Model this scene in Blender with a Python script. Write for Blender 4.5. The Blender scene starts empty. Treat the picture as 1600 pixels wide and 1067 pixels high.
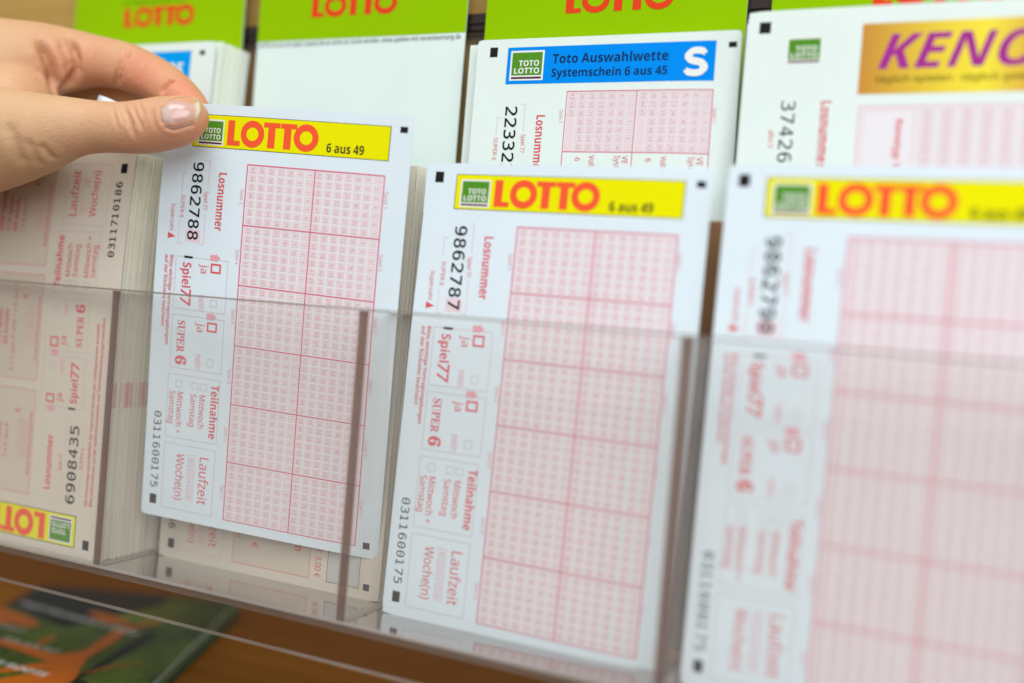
import bpy, math, random, os
import numpy as np
from mathutils import Vector, Matrix
from mathutils.bvhtree import BVHTree

random.seed(7)
SC = bpy.context.scene
COL = SC.collection
MM = 0.001

# ---------------------------------------------------------------- camera, world, lamps, exposure
# rack frame: x right along the rack, y up, z out of the rack towards the viewer (millimetres); world = (x, -z, y) in metres
RC = np.array([[0.906934, -0.081391, 0.413336], [0.081034, 0.996541, 0.018428], [-0.413406, 0.016781, 0.910392]])
CC = np.array([269.0, -0.6, 262.86])
FPX = 1599.6


def W(p):
    return Vector((p[0] * MM, -p[2] * MM, p[1] * MM))


cam_d = bpy.data.cameras.new('camera')
cam = bpy.data.objects.new('camera', cam_d)
COL.objects.link(cam)
SC.camera = cam
_c = [W(RC[:, k] * 1000) for k in range(3)]
cam.matrix_world = Matrix(((_c[0][0], _c[1][0], _c[2][0], 0), (_c[0][1], _c[1][1], _c[2][1], 0), (_c[0][2], _c[1][2], _c[2][2], 0), (0, 0, 0, 1)))
cam.location = W(CC)
cam_d.sensor_width = 36.0
cam_d.lens = FPX * 36.0 / 1600.0
cam_d.clip_start, cam_d.clip_end = 0.01, 50
cam_d.dof.use_dof = True
cam_d.dof.focus_distance = 0.340
cam_d.dof.aperture_fstop = 2.75
cam_d.dof.aperture_blades = 9

world = bpy.data.worlds.new('World')
SC.world = world
world.use_nodes = True
bg = world.node_tree.nodes['Background']
# a bright shop ceiling above, a darker floor and counter below
_wn, _wl = world.node_tree.nodes, world.node_tree.links
_tc = _wn.new('ShaderNodeTexCoord'); _sx = _wn.new('ShaderNodeSeparateXYZ'); _mr = _wn.new('ShaderNodeMapRange'); _cr = _wn.new('ShaderNodeValToRGB')
_wl.new(_tc.outputs['Generated'], _sx.inputs[0]); _wl.new(_sx.outputs['Z'], _mr.inputs['Value'])
_mr.inputs['From Min'].default_value, _mr.inputs['From Max'].default_value = -1.0, 1.0
_cr.color_ramp.elements[0].position, _cr.color_ramp.elements[0].color = 0.25, (0.17, 0.145, 0.125, 1)
_cr.color_ramp.elements[1].position, _cr.color_ramp.elements[1].color = 0.72, (1.0, 1.0, 1.0, 1)
_wl.new(_mr.outputs[0], _cr.inputs[0]); _wl.new(_cr.outputs[0], bg.inputs['Color'])
bg.inputs['Strength'].default_value = 0.66


def area(name, loc, target, size, size_y, power, color):
    d = bpy.data.lights.new(name, 'AREA')
    d.shape = 'RECTANGLE'
    d.size, d.size_y, d.energy, d.color = size, size_y, power, color
    o = bpy.data.objects.new(name, d)
    COL.objects.link(o)
    o.location = W(loc)
    o.rotation_euler = (W(target) - W(loc)).to_track_quat('-Z', 'Y').to_euler()
    return o


area('ceiling_lamp', (260, 1500, 1000), (120, 20, -20), 1.0, 0.7, 13.5, (0.985, 1.0, 0.985))
area('added_fill_lamp', (760, 420, 900), (60, 0, -10), 0.9, 0.8, 9.6, (0.93, 0.97, 1.0))  # added fill from the right to brighten the slip stack edges

SC.view_settings.view_transform = 'Standard'
SC.view_settings.look = 'None'
SC.view_settings.exposure = 0.0
SC.view_settings.gamma = 1.0
SC.view_settings.use_curve_mapping = False
SC.cycles.use_denoising = True
SC.cycles.max_bounces = 12
SC.cycles.transparent_max_bounces = 24
SC.cycles.caustics_reflective = False
SC.cycles.caustics_refractive = False


# ---------------------------------------------------------------- materials
def new_mat(name):
    m = bpy.data.materials.new(name)
    m.use_nodes = True
    return m, m.node_tree.nodes, m.node_tree.links, m.node_tree.nodes['Principled BSDF']


def paper(name, col, rough=0.85, var=0.03, scale=900, sheen=0.0, spec=0.10):
    m, N, L, b = new_mat(name)
    tc = N.new('ShaderNodeTexCoord')
    nz = N.new('ShaderNodeTexNoise')
    nz.inputs['Scale'].default_value = scale
    nz.inputs['Detail'].default_value = 3
    n2 = N.new('ShaderNodeTexNoise')
    n2.inputs['Scale'].default_value = 35
    rp = N.new('ShaderNodeMapRange')
    rp.inputs['From Min'].default_value, rp.inputs['From Max'].default_value = 0.3, 0.7
    rp.inputs['To Min'].default_value, rp.inputs['To Max'].default_value = 1 - var, 1 + var
    ad = N.new('ShaderNodeMath'); ad.operation = 'ADD'
    hf = N.new('ShaderNodeMath'); hf.operation = 'MULTIPLY'; hf.inputs[1].default_value = 0.5
    mx = N.new('ShaderNodeVectorMath'); mx.operation = 'SCALE'
    mx.inputs[0].default_value = col
    L.new(tc.outputs['Object'], nz.inputs['Vector'])
    L.new(tc.outputs['Object'], n2.inputs['Vector'])
    L.new(nz.outputs['Fac'], ad.inputs[0]); L.new(n2.outputs['Fac'], ad.inputs[1])
    L.new(ad.outputs[0], hf.inputs[0]); L.new(hf.outputs[0], rp.inputs['Value'])
    L.new(rp.outputs[0], mx.inputs['Scale'])
    L.new(mx.outputs[0], b.inputs['Base Color'])
    b.inputs['Roughness'].default_value = rough
    b.inputs['Specular IOR Level'].default_value = spec
    bp = N.new('ShaderNodeBump')
    bp.inputs['Strength'].default_value = 0.05
    bp.inputs['Distance'].default_value = 0.0002
    L.new(nz.outputs['Fac'], bp.inputs['Height'])
    L.new(bp.outputs[0], b.inputs['Normal'])
    return m


M = {}
M['slip_white'] = paper('white_slip_paper', (0.695, 0.795, 0.85))
M['white2'] = paper('white_card_paper', (0.71, 0.82, 0.79))
M['cream'] = paper('cream_slip_paper', (0.66, 0.60, 0.505))
M['white_cool'] = paper('cool_white_slip_paper', (0.73, 0.82, 0.78))
M['edge_a'] = paper('cut_paper_edge', (0.92, 0.90, 0.76))
M['edge_b'] = paper('darker_cut_paper_edge', (0.82, 0.76, 0.62))
M['edge_c'] = paper('pale_cut_paper_edge', (0.94, 0.94, 0.86))
M['pink_edge'] = paper('pink_printed_paper_edge', (0.80, 0.42, 0.42))
INK = dict(yellow=(0.80, 0.765, 0.001), orange=(0.88, 0.105, 0.035), black=(0.018, 0.017, 0.018), green=(0.085, 0.27, 0.022),
           white=(0.82, 0.83, 0.80), red=(0.70, 0.10, 0.12), pinkline=(0.72, 0.12, 0.20), rose=(0.76, 0.36, 0.41), tint=(0.77, 0.745, 0.77), pale=(0.78, 0.62, 0.66), blush=(0.62, 0.54, 0.44),
           cell=(0.765, 0.685, 0.705), cellline=(0.68, 0.42, 0.48), digit=(0.70, 0.30, 0.38), boxline=(0.55, 0.42, 0.44), plum=(0.09, 0.035, 0.05), blue=(0.0, 0.25, 0.82),
           navy=(0.008, 0.035, 0.12), sky=(0.0, 0.32, 0.84), lime=(0.27, 0.50, 0.0), signred=(0.72, 0.055, 0.015), darkgreen=(0.07, 0.17, 0.004),
           grey=(0.15, 0.17, 0.17), purple=(0.36, 0.03, 0.27), softgrey=(0.52, 0.53, 0.50), umber=(0.16, 0.12, 0.01))
for k, c in INK.items():
    M[k] = paper(k + '_ink', c, rough=0.8, var=0.02, spec=0.05)


def gold_mat():
    m, N, L, b = new_mat('gold_banner_ink')
    tc = N.new('ShaderNodeTexCoord')
    sp = N.new('ShaderNodeSeparateXYZ')
    L.new(tc.outputs['Object'], sp.inputs[0])
    mr = N.new('ShaderNodeMapRange')
    mr.inputs['From Min'].default_value, mr.inputs['From Max'].default_value = 0.034, 0.088
    L.new(sp.outputs['X'], mr.inputs['Value'])
    cr = N.new('ShaderNodeValToRGB')
    e = cr.color_ramp.elements
    e[0].position, e[0].color = 0.0, (0.55, 0.24, 0.008, 1)
    e[1].position, e[1].color = 1.0, (0.55, 0.26, 0.008, 1)
    for p, c in ((0.45, (0.80, 0.62, 0.004, 1)), (0.6, (0.84, 0.70, 0.004, 1)), (0.8, (0.66, 0.38, 0.006, 1))):
        n = cr.color_ramp.elements.new(p); n.color = c
    L.new(mr.outputs[0], cr.inputs[0])
    L.new(cr.outputs[0], b.inputs['Base Color'])
    b.inputs['Roughness'].default_value = 0.45
    return m


M['gold'] = gold_mat()


def acrylic(name, tint, haze, haze_col, refl=1.0, rough=0.06):
    m, N, L, b = new_mat(name)
    N.remove(b)
    out = [n for n in N if n.type == 'OUTPUT_MATERIAL'][0]
    tr = N.new('ShaderNodeBsdfTransparent'); tr.inputs[0].default_value = (*tint, 1)
    df = N.new('ShaderNodeBsdfDiffuse'); df.inputs[0].default_value = (*haze_col, 1)
    gl = N.new('ShaderNodeBsdfGlossy'); gl.inputs['Roughness'].default_value = rough
    fr = N.new('ShaderNodeFresnel'); fr.inputs['IOR'].default_value = 1.49
    fm = N.new('ShaderNodeMath'); fm.operation = 'MULTIPLY'; fm.inputs[1].default_value = refl
    ge = N.new('ShaderNodeNewGeometry')     # only the outer faces mirror the room
    iv = N.new('ShaderNodeMath'); iv.operation = 'SUBTRACT'; iv.inputs[0].default_value = 1.0
    L.new(ge.outputs['Backfacing'], iv.inputs[1])
    fq = N.new('ShaderNodeMath'); fq.operation = 'MULTIPLY'
    L.new(fr.outputs[0], fq.inputs[0]); L.new(iv.outputs[0], fq.inputs[1])
    L.new(fq.outputs[0], fm.inputs[0])
    # smudges and fine scratches vary the haze
    tc = N.new('ShaderNodeTexCoord')
    nz = N.new('ShaderNodeTexNoise'); nz.inputs['Scale'].default_value = 28; nz.inputs['Detail'].default_value = 6
    L.new(tc.outputs['Object'], nz.inputs['Vector'])
    mr = N.new('ShaderNodeMapRange')
    mr.inputs['From Min'].default_value, mr.inputs['From Max'].default_value = 0.35, 0.75
    mr.inputs['To Min'].default_value, mr.inputs['To Max'].default_value = haze * 0.8, haze * 1.3
    L.new(nz.outputs['Fac'], mr.inputs['Value'])
    m1 = N.new('ShaderNodeMixShader'); m2 = N.new('ShaderNodeMixShader')
    L.new(mr.outputs[0], m1.inputs[0]); L.new(tr.outputs[0], m1.inputs[1]); L.new(df.outputs[0], m1.inputs[2])
    L.new(fm.outputs[0], m2.inputs[0]); L.new(m1.outputs[0], m2.inputs[1]); L.new(gl.outputs[0], m2.inputs[2])
    L.new(m2.outputs[0], out.inputs['Surface'])
    return m


M['acrylic'] = acrylic('clear_acrylic', (0.985, 0.984, 0.978), 0.05, (0.80, 0.765, 0.74), 0.7)
M['acrylic_side'] = acrylic('divider_acrylic', (0.985, 0.982, 0.975), 0.02, (0.65, 0.62, 0.58), 0.5)
M['acrylic_floor'] = acrylic('tray_floor_acrylic', (0.80, 0.76, 0.72), 0.16, (0.46, 0.42, 0.37), 3.2, 0.09)
M['acrylic_edge'] = acrylic('painted_refraction_edge', (0.34, 0.19, 0.14), 0.42, (0.12, 0.055, 0.04), 0.9, 0.12)  # brown painted in for the dark refraction seen in clear edges
M['acrylic_rim'] = acrylic('pale_acrylic_rim', (0.80, 0.77, 0.74), 0.5, (0.50, 0.46, 0.42), 1.3, 0.2)
M['acrylic_lip'] = acrylic('acrylic_lip', (0.88, 0.85, 0.82), 0.02, (0.28, 0.18, 0.12), 0.3, 0.1)
M['acrylic_topline'] = acrylic('acrylic_top_line', (0.70, 0.66, 0.62), 0.35, (0.42, 0.38, 0.34), 0.8, 0.15)


def wood_mat(name, c1, c2):
    m, N, L, b = new_mat(name)
    tc = N.new('ShaderNodeTexCoord')
    mp = N.new('ShaderNodeMapping'); mp.inputs['Scale'].default_value = (3, 25, 25)
    nz = N.new('ShaderNodeTexNoise'); nz.inputs['Scale'].default_value = 4; nz.inputs['Detail'].default_value = 7; nz.inputs['Roughness'].default_value = 0.6
    L.new(tc.outputs['Object'], mp.inputs[0]); L.new(mp.outputs[0], nz.inputs['Vector'])
    cr = N.new('ShaderNodeValToRGB')
    cr.color_ramp.elements[0].position, cr.color_ramp.elements[0].color = 0.3, (*c1, 1)
    cr.color_ramp.elements[1].position, cr.color_ramp.elements[1].color = 0.72, (*c2, 1)
    L.new(nz.outputs['Fac'], cr.inputs[0]); L.new(cr.outputs[0], b.inputs['Base Color'])
    b.inputs['Roughness'].default_value = 0.5
    b.inputs['Specular IOR Level'].default_value = 0.0
    return m


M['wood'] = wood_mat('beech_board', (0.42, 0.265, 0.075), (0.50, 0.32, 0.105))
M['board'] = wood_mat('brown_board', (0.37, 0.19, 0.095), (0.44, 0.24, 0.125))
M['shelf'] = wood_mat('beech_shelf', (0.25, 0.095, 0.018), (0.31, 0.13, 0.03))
m_, N_, L_, b_ = new_mat('dark_gap_shade')  # near-black colour stands in for shade in the gap and slot
b_.inputs['Base Color'].default_value = (0.02, 0.011, 0.007, 1); b_.inputs['Roughness'].default_value = 0.3
M['gap_shade'] = m_


# ---------------------------------------------------------------- object helpers
def mesh_obj(name, verts, faces, mats, parent=None, mat_idx=None, smooth=False):
    """verts in rack millimetres"""
    me = bpy.data.meshes.new(name)
    v = np.asarray(verts, float)
    w = np.stack([v[:, 0], -v[:, 2], v[:, 1]], 1) * MM
    o = bpy.data.objects.new(name, me)
    COL.objects.link(o)
    if parent is not None:
        o.parent = parent
        root = parent
        off = np.zeros(3)
        while root is not None:
            off += np.array(root.location); root = root.parent
        w = w - off
    me.from_pydata(w.tolist(), [], faces)
    for m in (mats if isinstance(mats, (list, tuple)) else [mats]):
        me.materials.append(m)
    if mat_idx is not None:
        me.polygons.foreach_set('material_index', mat_idx)
    if smooth:
        me.polygons.foreach_set('use_smooth', [True] * len(me.polygons))
    me.update()
    return o


def empty(name, loc, label, cat, group=None):
    o = bpy.data.objects.new(name, None)
    COL.objects.link(o)
    o.location = W(loc)
    o.empty_display_size = 0.01
    return tag(o, label, cat, group)


def tag(o, label=None, cat=None, group=None, kind=None):
    for k, v in (('label', label), ('category', cat), ('group', group), ('kind', kind)):
        if v:
            o[k] = v
    return o


def box_geo(a, b):
    x0, y0, z0 = a; x1, y1, z1 = b
    v = [(x0, y0, z0), (x1, y0, z0), (x1, y1, z0), (x0, y1, z0), (x0, y0, z1), (x1, y0, z1), (x1, y1, z1), (x0, y1, z1)]
    #      back          front         bottom        top           left          right
    f = [(1, 0, 3, 2), (4, 5, 6, 7), (0, 1, 5, 4), (3, 7, 6, 2), (0, 4, 7, 3), (1, 2, 6, 5)]
    return v, f


def box(name, a, b, mats, parent=None, idx=None, bevel=0.0):
    v, f = box_geo(a, b)
    o = mesh_obj(name, v, f, mats, parent, idx)
    if bevel:
        md = o.modifiers.new('bevel', 'BEVEL'); md.width = bevel * MM; md.segments = 2
    return o


# ---------------------------------------------------------------- lettering
FONTS = {}
def font(kind):
    if kind not in FONTS:
        fn = {'sans': 'NotoSansHebrew-Regular.woff2', 'mono': 'DejaVuSansMono.woff2'}.get(kind, 'NotoSansMath-Regular.woff2')
        f = None
        try:
            f = bpy.data.fonts.load(os.path.join(bpy.utils.resource_path('LOCAL'), 'datafiles', 'fonts', fn))
        except Exception:
            f = None
        FONTS[kind] = f
    return FONTS[kind]


ALPHABETS = {'serif': (0x1D400, 0x1D41A, 0x1D7CE), 'bold': (0x1D5D4, 0x1D5EE, 0x1D7EC), 'bolditalic': (0x1D63C, 0x1D656, 0x1D7EC)}
def styled(s, kind):
    if kind not in ALPHABETS:
        return s
    A, a, d = ALPHABETS[kind]
    out = ''
    for ch in s:
        if 'A' <= ch <= 'Z': out += chr(A + ord(ch) - 65)
        elif 'a' <= ch <= 'z': out += chr(a + ord(ch) - 97)
        elif '0' <= ch <= '9': out += chr(d + ord(ch) - 48)
        else: out += ch
    return out


GLYPH, CAP = {}, {}
def outline(s, kind, res, shear):
    cu = bpy.data.curves.new('lettering', 'FONT')
    f = font(kind)
    if f is not None:
        cu.font = f
        s = styled(s, kind)
    cu.body = s
    cu.size = 1.0
    cu.resolution_u = res
    cu.shear = shear
    cu.fill_mode = 'FRONT'
    ob = bpy.data.objects.new('lettering', cu)
    COL.objects.link(ob)
    dg = bpy.context.evaluated_depsgraph_get()
    me = ob.evaluated_get(dg).to_mesh()
    n = len(me.vertices)
    co = np.zeros(n * 3); me.vertices.foreach_get('co', co)
    co = co.reshape(-1, 3)[:, :2].copy()
    fs = [tuple(p.vertices) for p in me.polygons]
    ob.evaluated_get(dg).to_mesh_clear()
    bpy.data.objects.remove(ob); bpy.data.curves.remove(cu)
    return co, fs


def glyphs(s, kind='sans', bold=0.0, res=3, shear=0.0):
    """flat lettering as (verts n x 2, faces), cap height 1, starting at s=0 on the baseline"""
    key = (s, kind, res, shear)
    if key not in GLYPH:
        if kind not in CAP:
            h = outline('H', kind, 2, 0.0)[0]
            CAP[kind] = h[:, 1].max() if len(h) else 0.7
        co, fs = outline(s, kind, res, shear)
        if len(co):
            co[:, 0] -= co[:, 0].min()
            co /= CAP[kind]
        GLYPH[key] = (co, fs)
    return GLYPH[key]


class Sheet:
    """flat print of one sheet: u right, v down (mm), collected per part, then mapped onto the bent sheet"""
    def __init__(self, w, h, fn, fine=4.0):
        self.w, self.h, self.fn, self.parts, self.fine = w, h, fn, {}, fine

    def acc(self, part, mat, layer):
        return self.parts.setdefault(part, {}).setdefault(mat, []), layer

    def raw(self, part, mat, uv, faces, layer):
        a, l = self.acc(part, mat, layer)
        a.append((np.column_stack([uv, np.full(len(uv), layer)]), faces))

    def rect(self, part, mat, u0, v0, u1, v1, layer=1, step=None):
        step = step or self.fine * 1.25
        nu = max(1, int(math.ceil(abs(u1 - u0) / step))); nv = max(1, int(math.ceil(abs(v1 - v0) / step)))
        us = np.linspace(u0, u1, nu + 1); vs = np.linspace(v0, v1, nv + 1)
        uv = np.array([(a, b) for b in vs for a in us])
        fs = [(j * (nu + 1) + i, (j + 1) * (nu + 1) + i, (j + 1) * (nu + 1) + i + 1, j * (nu + 1) + i + 1) for j in range(nv) for i in range(nu)]
        self.raw(part, mat, uv, fs, layer)

    def quad(self, part, mat, pts, layer=1):
        self.raw(part, mat, np.array(pts, float), [tuple(range(len(pts)))], layer)

    def frame(self, part, mat, u0, v0, u1, v1, t=0.18, layer=1):
        self.rect(part, mat, u0, v0, u1, v0 + t, layer); self.rect(part, mat, u0, v1 - t, u1, v1, layer)
        self.rect(part, mat, u0, v0 + t, u0 + t, v1 - t, layer); self.rect(part, mat, u1 - t, v0 + t, u1, v1 - t, layer)

    def text(self, part, mat, s, u, v, cap, length=None, d='right', kind='sans', bold=0.0, layer=3, res=3, shear=0.0, ang=0.0):
        if bold and kind == 'sans' and s.isascii():
            kind, bold = 'bold', 0.0
        co, fs = glyphs(s, kind, 0.0, res, shear)
        if not len(co):
            return
        c = co * cap
        if length:
            c = c.copy(); c[:, 0] *= length / c[:, 0].max()
        if bold:
            g = bold * cap * 1.5
            for k, (dx, dy) in enumerate(((g, 0), (-g, 0), (0, g), (0, -g))):
                self.text(part, mat, s, u + dx, v + dy, cap, length, d, kind, 0.0, layer + 0.12 * (k + 1), res, shear, ang)
        if ang:
            ca, sa = math.cos(ang), math.sin(ang)
            self.raw(part, mat, np.column_stack([u + c[:, 0] * ca + c[:, 1] * sa, v + c[:, 0] * sa - c[:, 1] * ca]), fs, layer)
            return
        if d == 'right': uv = np.column_stack([u + c[:, 0], v - c[:, 1]])
        elif d == 'down': uv = np.column_stack([u + c[:, 1], v + c[:, 0]])
        else: uv = np.column_stack([u - c[:, 1], v - c[:, 0]])
        self.raw(part, mat, uv, fs, layer)

    def ring(self, part, mat, cu, cv, ru, rv, k, layer=3, n=40):
        a = np.linspace(0, 2 * np.pi, n, endpoint=False)
        o = np.column_stack([cu + ru * np.cos(a), cv + rv * np.sin(a)])
        i = np.column_stack([cu + (ru - k) * np.cos(a), cv + (rv - k) * np.sin(a)])
        fs = [(j, n + j, n + (j + 1) % n, (j + 1) % n) for j in range(n)]
        self.raw(part, mat, np.vstack([o, i]), fs, layer)

    def lotto(self, part, mat, u, v, w, h, layer=3):
        """heavy geometric LOTTO lettering, baseline v, left u"""
        X = lambda a: u + a * w
        t = 0.2 * h; s = 0.078 * w
        self.rect(part, mat, X(0), v - h, X(0) + s, v, layer, 20)
        self.rect(part, mat, X(0) + s, v - t, X(0.148), v, layer, 20)
        self.ring(part, mat, X(0.283), v - h / 2, 0.132 * w, h * 0.535, 0.27 * h, layer)
        for a, b, c in ((0.405, 0.585, 0.495), (0.592, 0.765, 0.668)):
            self.rect(part, mat, X(a), v - h, X(b), v - h + t, layer, 20)
            self.rect(part, mat, X(c) - s / 2, v - h + t, X(c) + s / 2, v, layer, 20)
        self.ring(part, mat, X(0.868), v - h / 2, 0.132 * w, h * 0.535, 0.27 * h, layer + 0.3)

    def badge(self, part, u0, v0, u1, v1, layer=2, border='white'):
        w, h = u1 - u0, v1 - v0
        self.rect(part, border, u0, v0, u1, v1, layer)
        b = 0.05 * w
        self.rect(part, 'green', u0 + b, v0 + b, u1 - b, v0 + 0.83 * h, layer + 0.6)
        self.rect(part, 'plum', u0 + b, v0 + 0.88 * h, u1 - b, v0 + 0.95 * h, layer + 0.6)
        self.text(part, 'white', 'TOTO', u0 + 0.26 * w, v0 + 0.52 * h, 0.19 * h, 0.60 * w, bold=0.03, layer=layer + 1.2)
        self.text(part, 'white', 'LOTTO', u0 + 0.13 * w, v0 + 0.77 * h, 0.19 * h, 0.75 * w, bold=0.03, layer=layer + 1.2)

    def body(self, thick=0.16, step_u=4.0, step_v=4.0):
        nu = int(math.ceil(self.w / step_u)); nv = int(math.ceil(self.h / step_v))
        us = np.linspace(0, self.w, nu + 1); vs = np.linspace(0, self.h, nv + 1)
        top = [(a, b, 0) for b in vs for a in us]; bot = [(a, b, -thick / 0.045) for b in vs for a in us]
        n = len(top); k = nu + 1
        for lst in (top, bot):                     # soft corners
            for c_, (du, dv) in ((0, (1, 1)), (nu, (-1, 1)), (nv * k, (1, -1)), (nv * k + nu, (-1, -1))):
                a, b, l = lst[c_]; lst[c_] = (a + 0.35 * du, b + 0.35 * dv, l)
        fs = []
        for j in range(nv):
            for i in range(nu):
                a = j * k + i
                fs.append((a, a + k, a + k + 1, a + 1)); fs.append((n + a, n + a + 1, n + a + k + 1, n + a + k))
        for i in range(nu):
            fs.append((i, i + 1, n + i + 1, n + i)); a = nv * k + i; fs.append((a, n + a, n + a + 1, a + 1))
        for j in range(nv):
            a = j * k; fs.append((a, n + a, n + a + k, a + k)); a = j * k + nu; fs.append((a, a + k, n + a + k, n + a))
        return np.array(top + bot, float), fs

    def build(self, root, paper_mat, body_name='paper_sheet', thick=0.16, tree=None):
        v, f = self.body(thick, self.fine, self.fine)
        made = {}
        made['body'] = mesh_obj(body_name, self.fn(v), f, M[paper_mat], root)
        for part, mats in self.parts.items():
            V, F, I, ms = [], [], [], []
            n = 0
            for mi, (mat, chunks) in enumerate(mats.items()):
                ms.append(M[mat])
                for uv, fs in chunks:
                    V.append(uv)
                    F.extend([tuple(x + n for x in q) for q in fs])
                    I.extend([mi] * len(fs))
                    n += len(uv)
            par = root
            name = part
            if '>' in part:
                p, name = part.split('>')
                par = made.get(p, root)
            name = name.split('#')[0]
            made[part] = mesh_obj(name, self.fn(np.vstack(V)), F, ms, par, I)
        return made


LAYER = 0.045


def planar(origin, Rm, bend=None):
    """(u, v, layer) -> rack millimetres; origin is the sheet's bottom left corner, set by the sheet height"""
    def fn(a, h=143.13):
        u, v, l = a[:, 0], a[:, 1], a[:, 2]
        z = l * LAYER
        if bend is not None:
            z = z + bend(u, v)
        q = np.column_stack([u, h - v, z])
        return q @ np.asarray(Rm).T + np.asarray(origin)
    return fn


def flipped(fn, w, h):
    """the same sheet turned upside down in its own plane"""
    def g(a):
        b = a.copy(); b[:, 0] = w - a[:, 0]; b[:, 1] = h - a[:, 1]
        return fn(b)
    return g


def lean(deg_x, rz=0.0):
    c, s = math.cos(deg_x), math.sin(deg_x)
    Rx = np.array([[1, 0, 0], [0, c, -s], [0, s, c]])
    c, s = math.cos(rz), math.sin(rz)
    return Rx @ np.array([[c, -s, 0], [s, c, 0], [0, 0, 1]])


SW, SH = 91.75, 143.13


# ---------------------------------------------------------------- the setting
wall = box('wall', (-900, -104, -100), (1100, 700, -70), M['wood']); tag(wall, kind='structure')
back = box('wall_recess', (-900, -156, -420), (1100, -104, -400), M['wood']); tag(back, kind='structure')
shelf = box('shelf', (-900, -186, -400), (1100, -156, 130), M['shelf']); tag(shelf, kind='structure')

# ---------------------------------------------------------------- the acrylic rack
rack = empty('display_rack', (100, -111, -15), 'clear acrylic two tier rack with pockets holding the lottery slips', 'display rack')
# front panel of the lower tier runs on below the tray floor as a lip
for nm, a, b in (('front_panel', (-112, -94.9, 0.2), (312, -0.8, 3)),):
    o = box(nm, a, b, [M['acrylic'], M['acrylic_rim'], M['acrylic_edge']], rack, [0, 0, 1, 1, 2, 2])
box('top_rim', (-112, -0.75, -0.1), (312, -0.2, 3.1), M['acrylic_topline'], rack)
lip = box('front_lip', (-112, -107.5, 0.2), (312, -95.1, 3), [M['acrylic_lip'], M['acrylic_rim']], rack, [0, 0, 1, 1, 0, 0])
box('tray_floor', (-112, -98.2, -33.5), (312, -95.3, 0), [M['acrylic_floor'], M['acrylic_rim']], rack, [0, 1, 0, 0, 0, 0])
box('back_panel', (-112, -95.1, -34.5), (312, -6, -32), [M['acrylic_side']], rack)
def divider(x):
    """a clear sheet whose polished front edge has its refraction painted as a dark core between two pale arrises"""
    x0, x1, y0, y1, z0, z1 = x - 1.9, x + 1.9, -95.1, -0.9, -31.8, 0.0
    xs = (x0, x0 + 0.4, x1 - 0.3, x1)
    V = [(a, b, z1) for b in (y0, y1) for a in xs] + [(a, b, z0) for b in (y0, y1) for a in xs]
    F = [(i, i + 1, i + 5, i + 4) for i in range(3)] + [(8 + i + 1, 8 + i, 12 + i, 12 + i + 1) for i in range(3)]
    F += [(i + 4, i + 5, i + 13, i + 12) for i in range(3)] + [(i + 1, i, i + 8, i + 9) for i in range(3)] + [(0, 4, 12, 8), (7, 3, 11, 15)]
    mesh_obj('divider', V, F, [M['acrylic_side'], M['acrylic_edge'], M['acrylic_rim']], rack, [2, 1, 2] + [1, 1, 1] + [2, 2, 2] + [2, 2, 2] + [0, 0])


for k in range(-1, 4):
    divider(100 * k)
box('back_panel', (-112, -50, -66), (312, 101.4, -63.2), [M['acrylic_side'], M['acrylic_rim']], rack, [0, 0, 0, 1, 0, 0])
box('dark_gap_strip', (-112, 101.8, -69.5), (312, 108.6, -63.2), M['gap_shade'], rack, None, 0.8)  # dark strip painting the shaded gap above the back panel
box('dark_gap_strip_lip', (-112, 104.6, -63.1), (312, 105.4, -62.4), M['gap_shade'], rack)
box('tray_floor', (-112, -53, -66), (312, -50.2, -40.6), M['acrylic_floor'], rack)
board = box('backing_board', (-112, -94, -40.2), (312, 34, -36.2), M['board'], None, None, 0.6)
tag(board, 'brown wooden board standing behind the lower row of pockets', 'board')


# ---------------------------------------------------------------- header cards
def header_card(k, label, green_v, notice, y_top=170.0, y_bot=-46.0, left=1.76, lotto_y=None, lotto_x=25.0, small=None):
    h = y_top - y_bot
    x0 = left + 100 * k
    root = empty('header_card', (x0 + 46, y_bot, -61), label, 'header card', 'green header cards at the back of the upper pockets')
    f0 = planar((x0, y_bot, -61.0), np.eye(3))
    s = Sheet(92.3, h, lambda a: f0(a, h))
    s.rect('green_field', 'lime', 0, 0, 92.3, y_top - green_v, 1, 10)
    s.lotto('green_field>lettering', 'signred', lotto_x, y_top - lotto_y, 38.0, 8.0, 3)
    if small:
        s.text('green_field>lettering', 'darkgreen', small, lotto_x - 1, y_top - lotto_y - 9.6, 1.6, 33, layer=3)
    if notice:
        s.text('notice', 'grey', notice, 0.9, y_top - 98.85, 1.75, 89.6, bold=0.01, layer=2, res=2)
    s.build(root, 'white2', 'card_sheet', 0.4)


NOTE = 'LOTTO ist nur ein Spiel. Lassen Sie es nicht zur Sucht werden. www.spielen-mit-verantwortung.de'
header_card(-1, 'green header card behind the stack of blue-banner Los slips, reached over by the hand', 20, None, lotto_y=110.0, lotto_x=28.8, small='In Niedersachsen von')
header_card(0, 'green and white header card with a grey line of warning text, no slips in front', 101.05, NOTE, lotto_y=109.6, lotto_x=24.9)
header_card(1, 'green header card behind the slips with the blue Toto banner', 5, None, lotto_y=105.8, lotto_x=30.2)
header_card(2, 'green header card behind the slip with the gold banner', 5, None, lotto_y=103.0, lotto_x=30.0)


# ---------------------------------------------------------------- printing of the lottery slips
def lotto_banner(s, subtitle=True):
    s.rect('header_banner', 'black', 10.7, 3.4, 84.2, 14.4, 1)
    s.rect('header_banner', 'yellow', 10.95, 3.6, 83.95, 14.2, 1.6)
    s.badge('header_banner>logo_badge', 12.6, 5.0, 22.9, 13.6, 2.4)
    s.lotto('header_banner>title_lettering', 'orange', 24.4, 13.2, 34.5, 8.3, 2.6)
    if subtitle:
        s.text('header_banner>subtitle', 'black', '6 aus 49', 62.0, 13.1, 2.9, 13.4, bold=0.012, layer=2.6)


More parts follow.
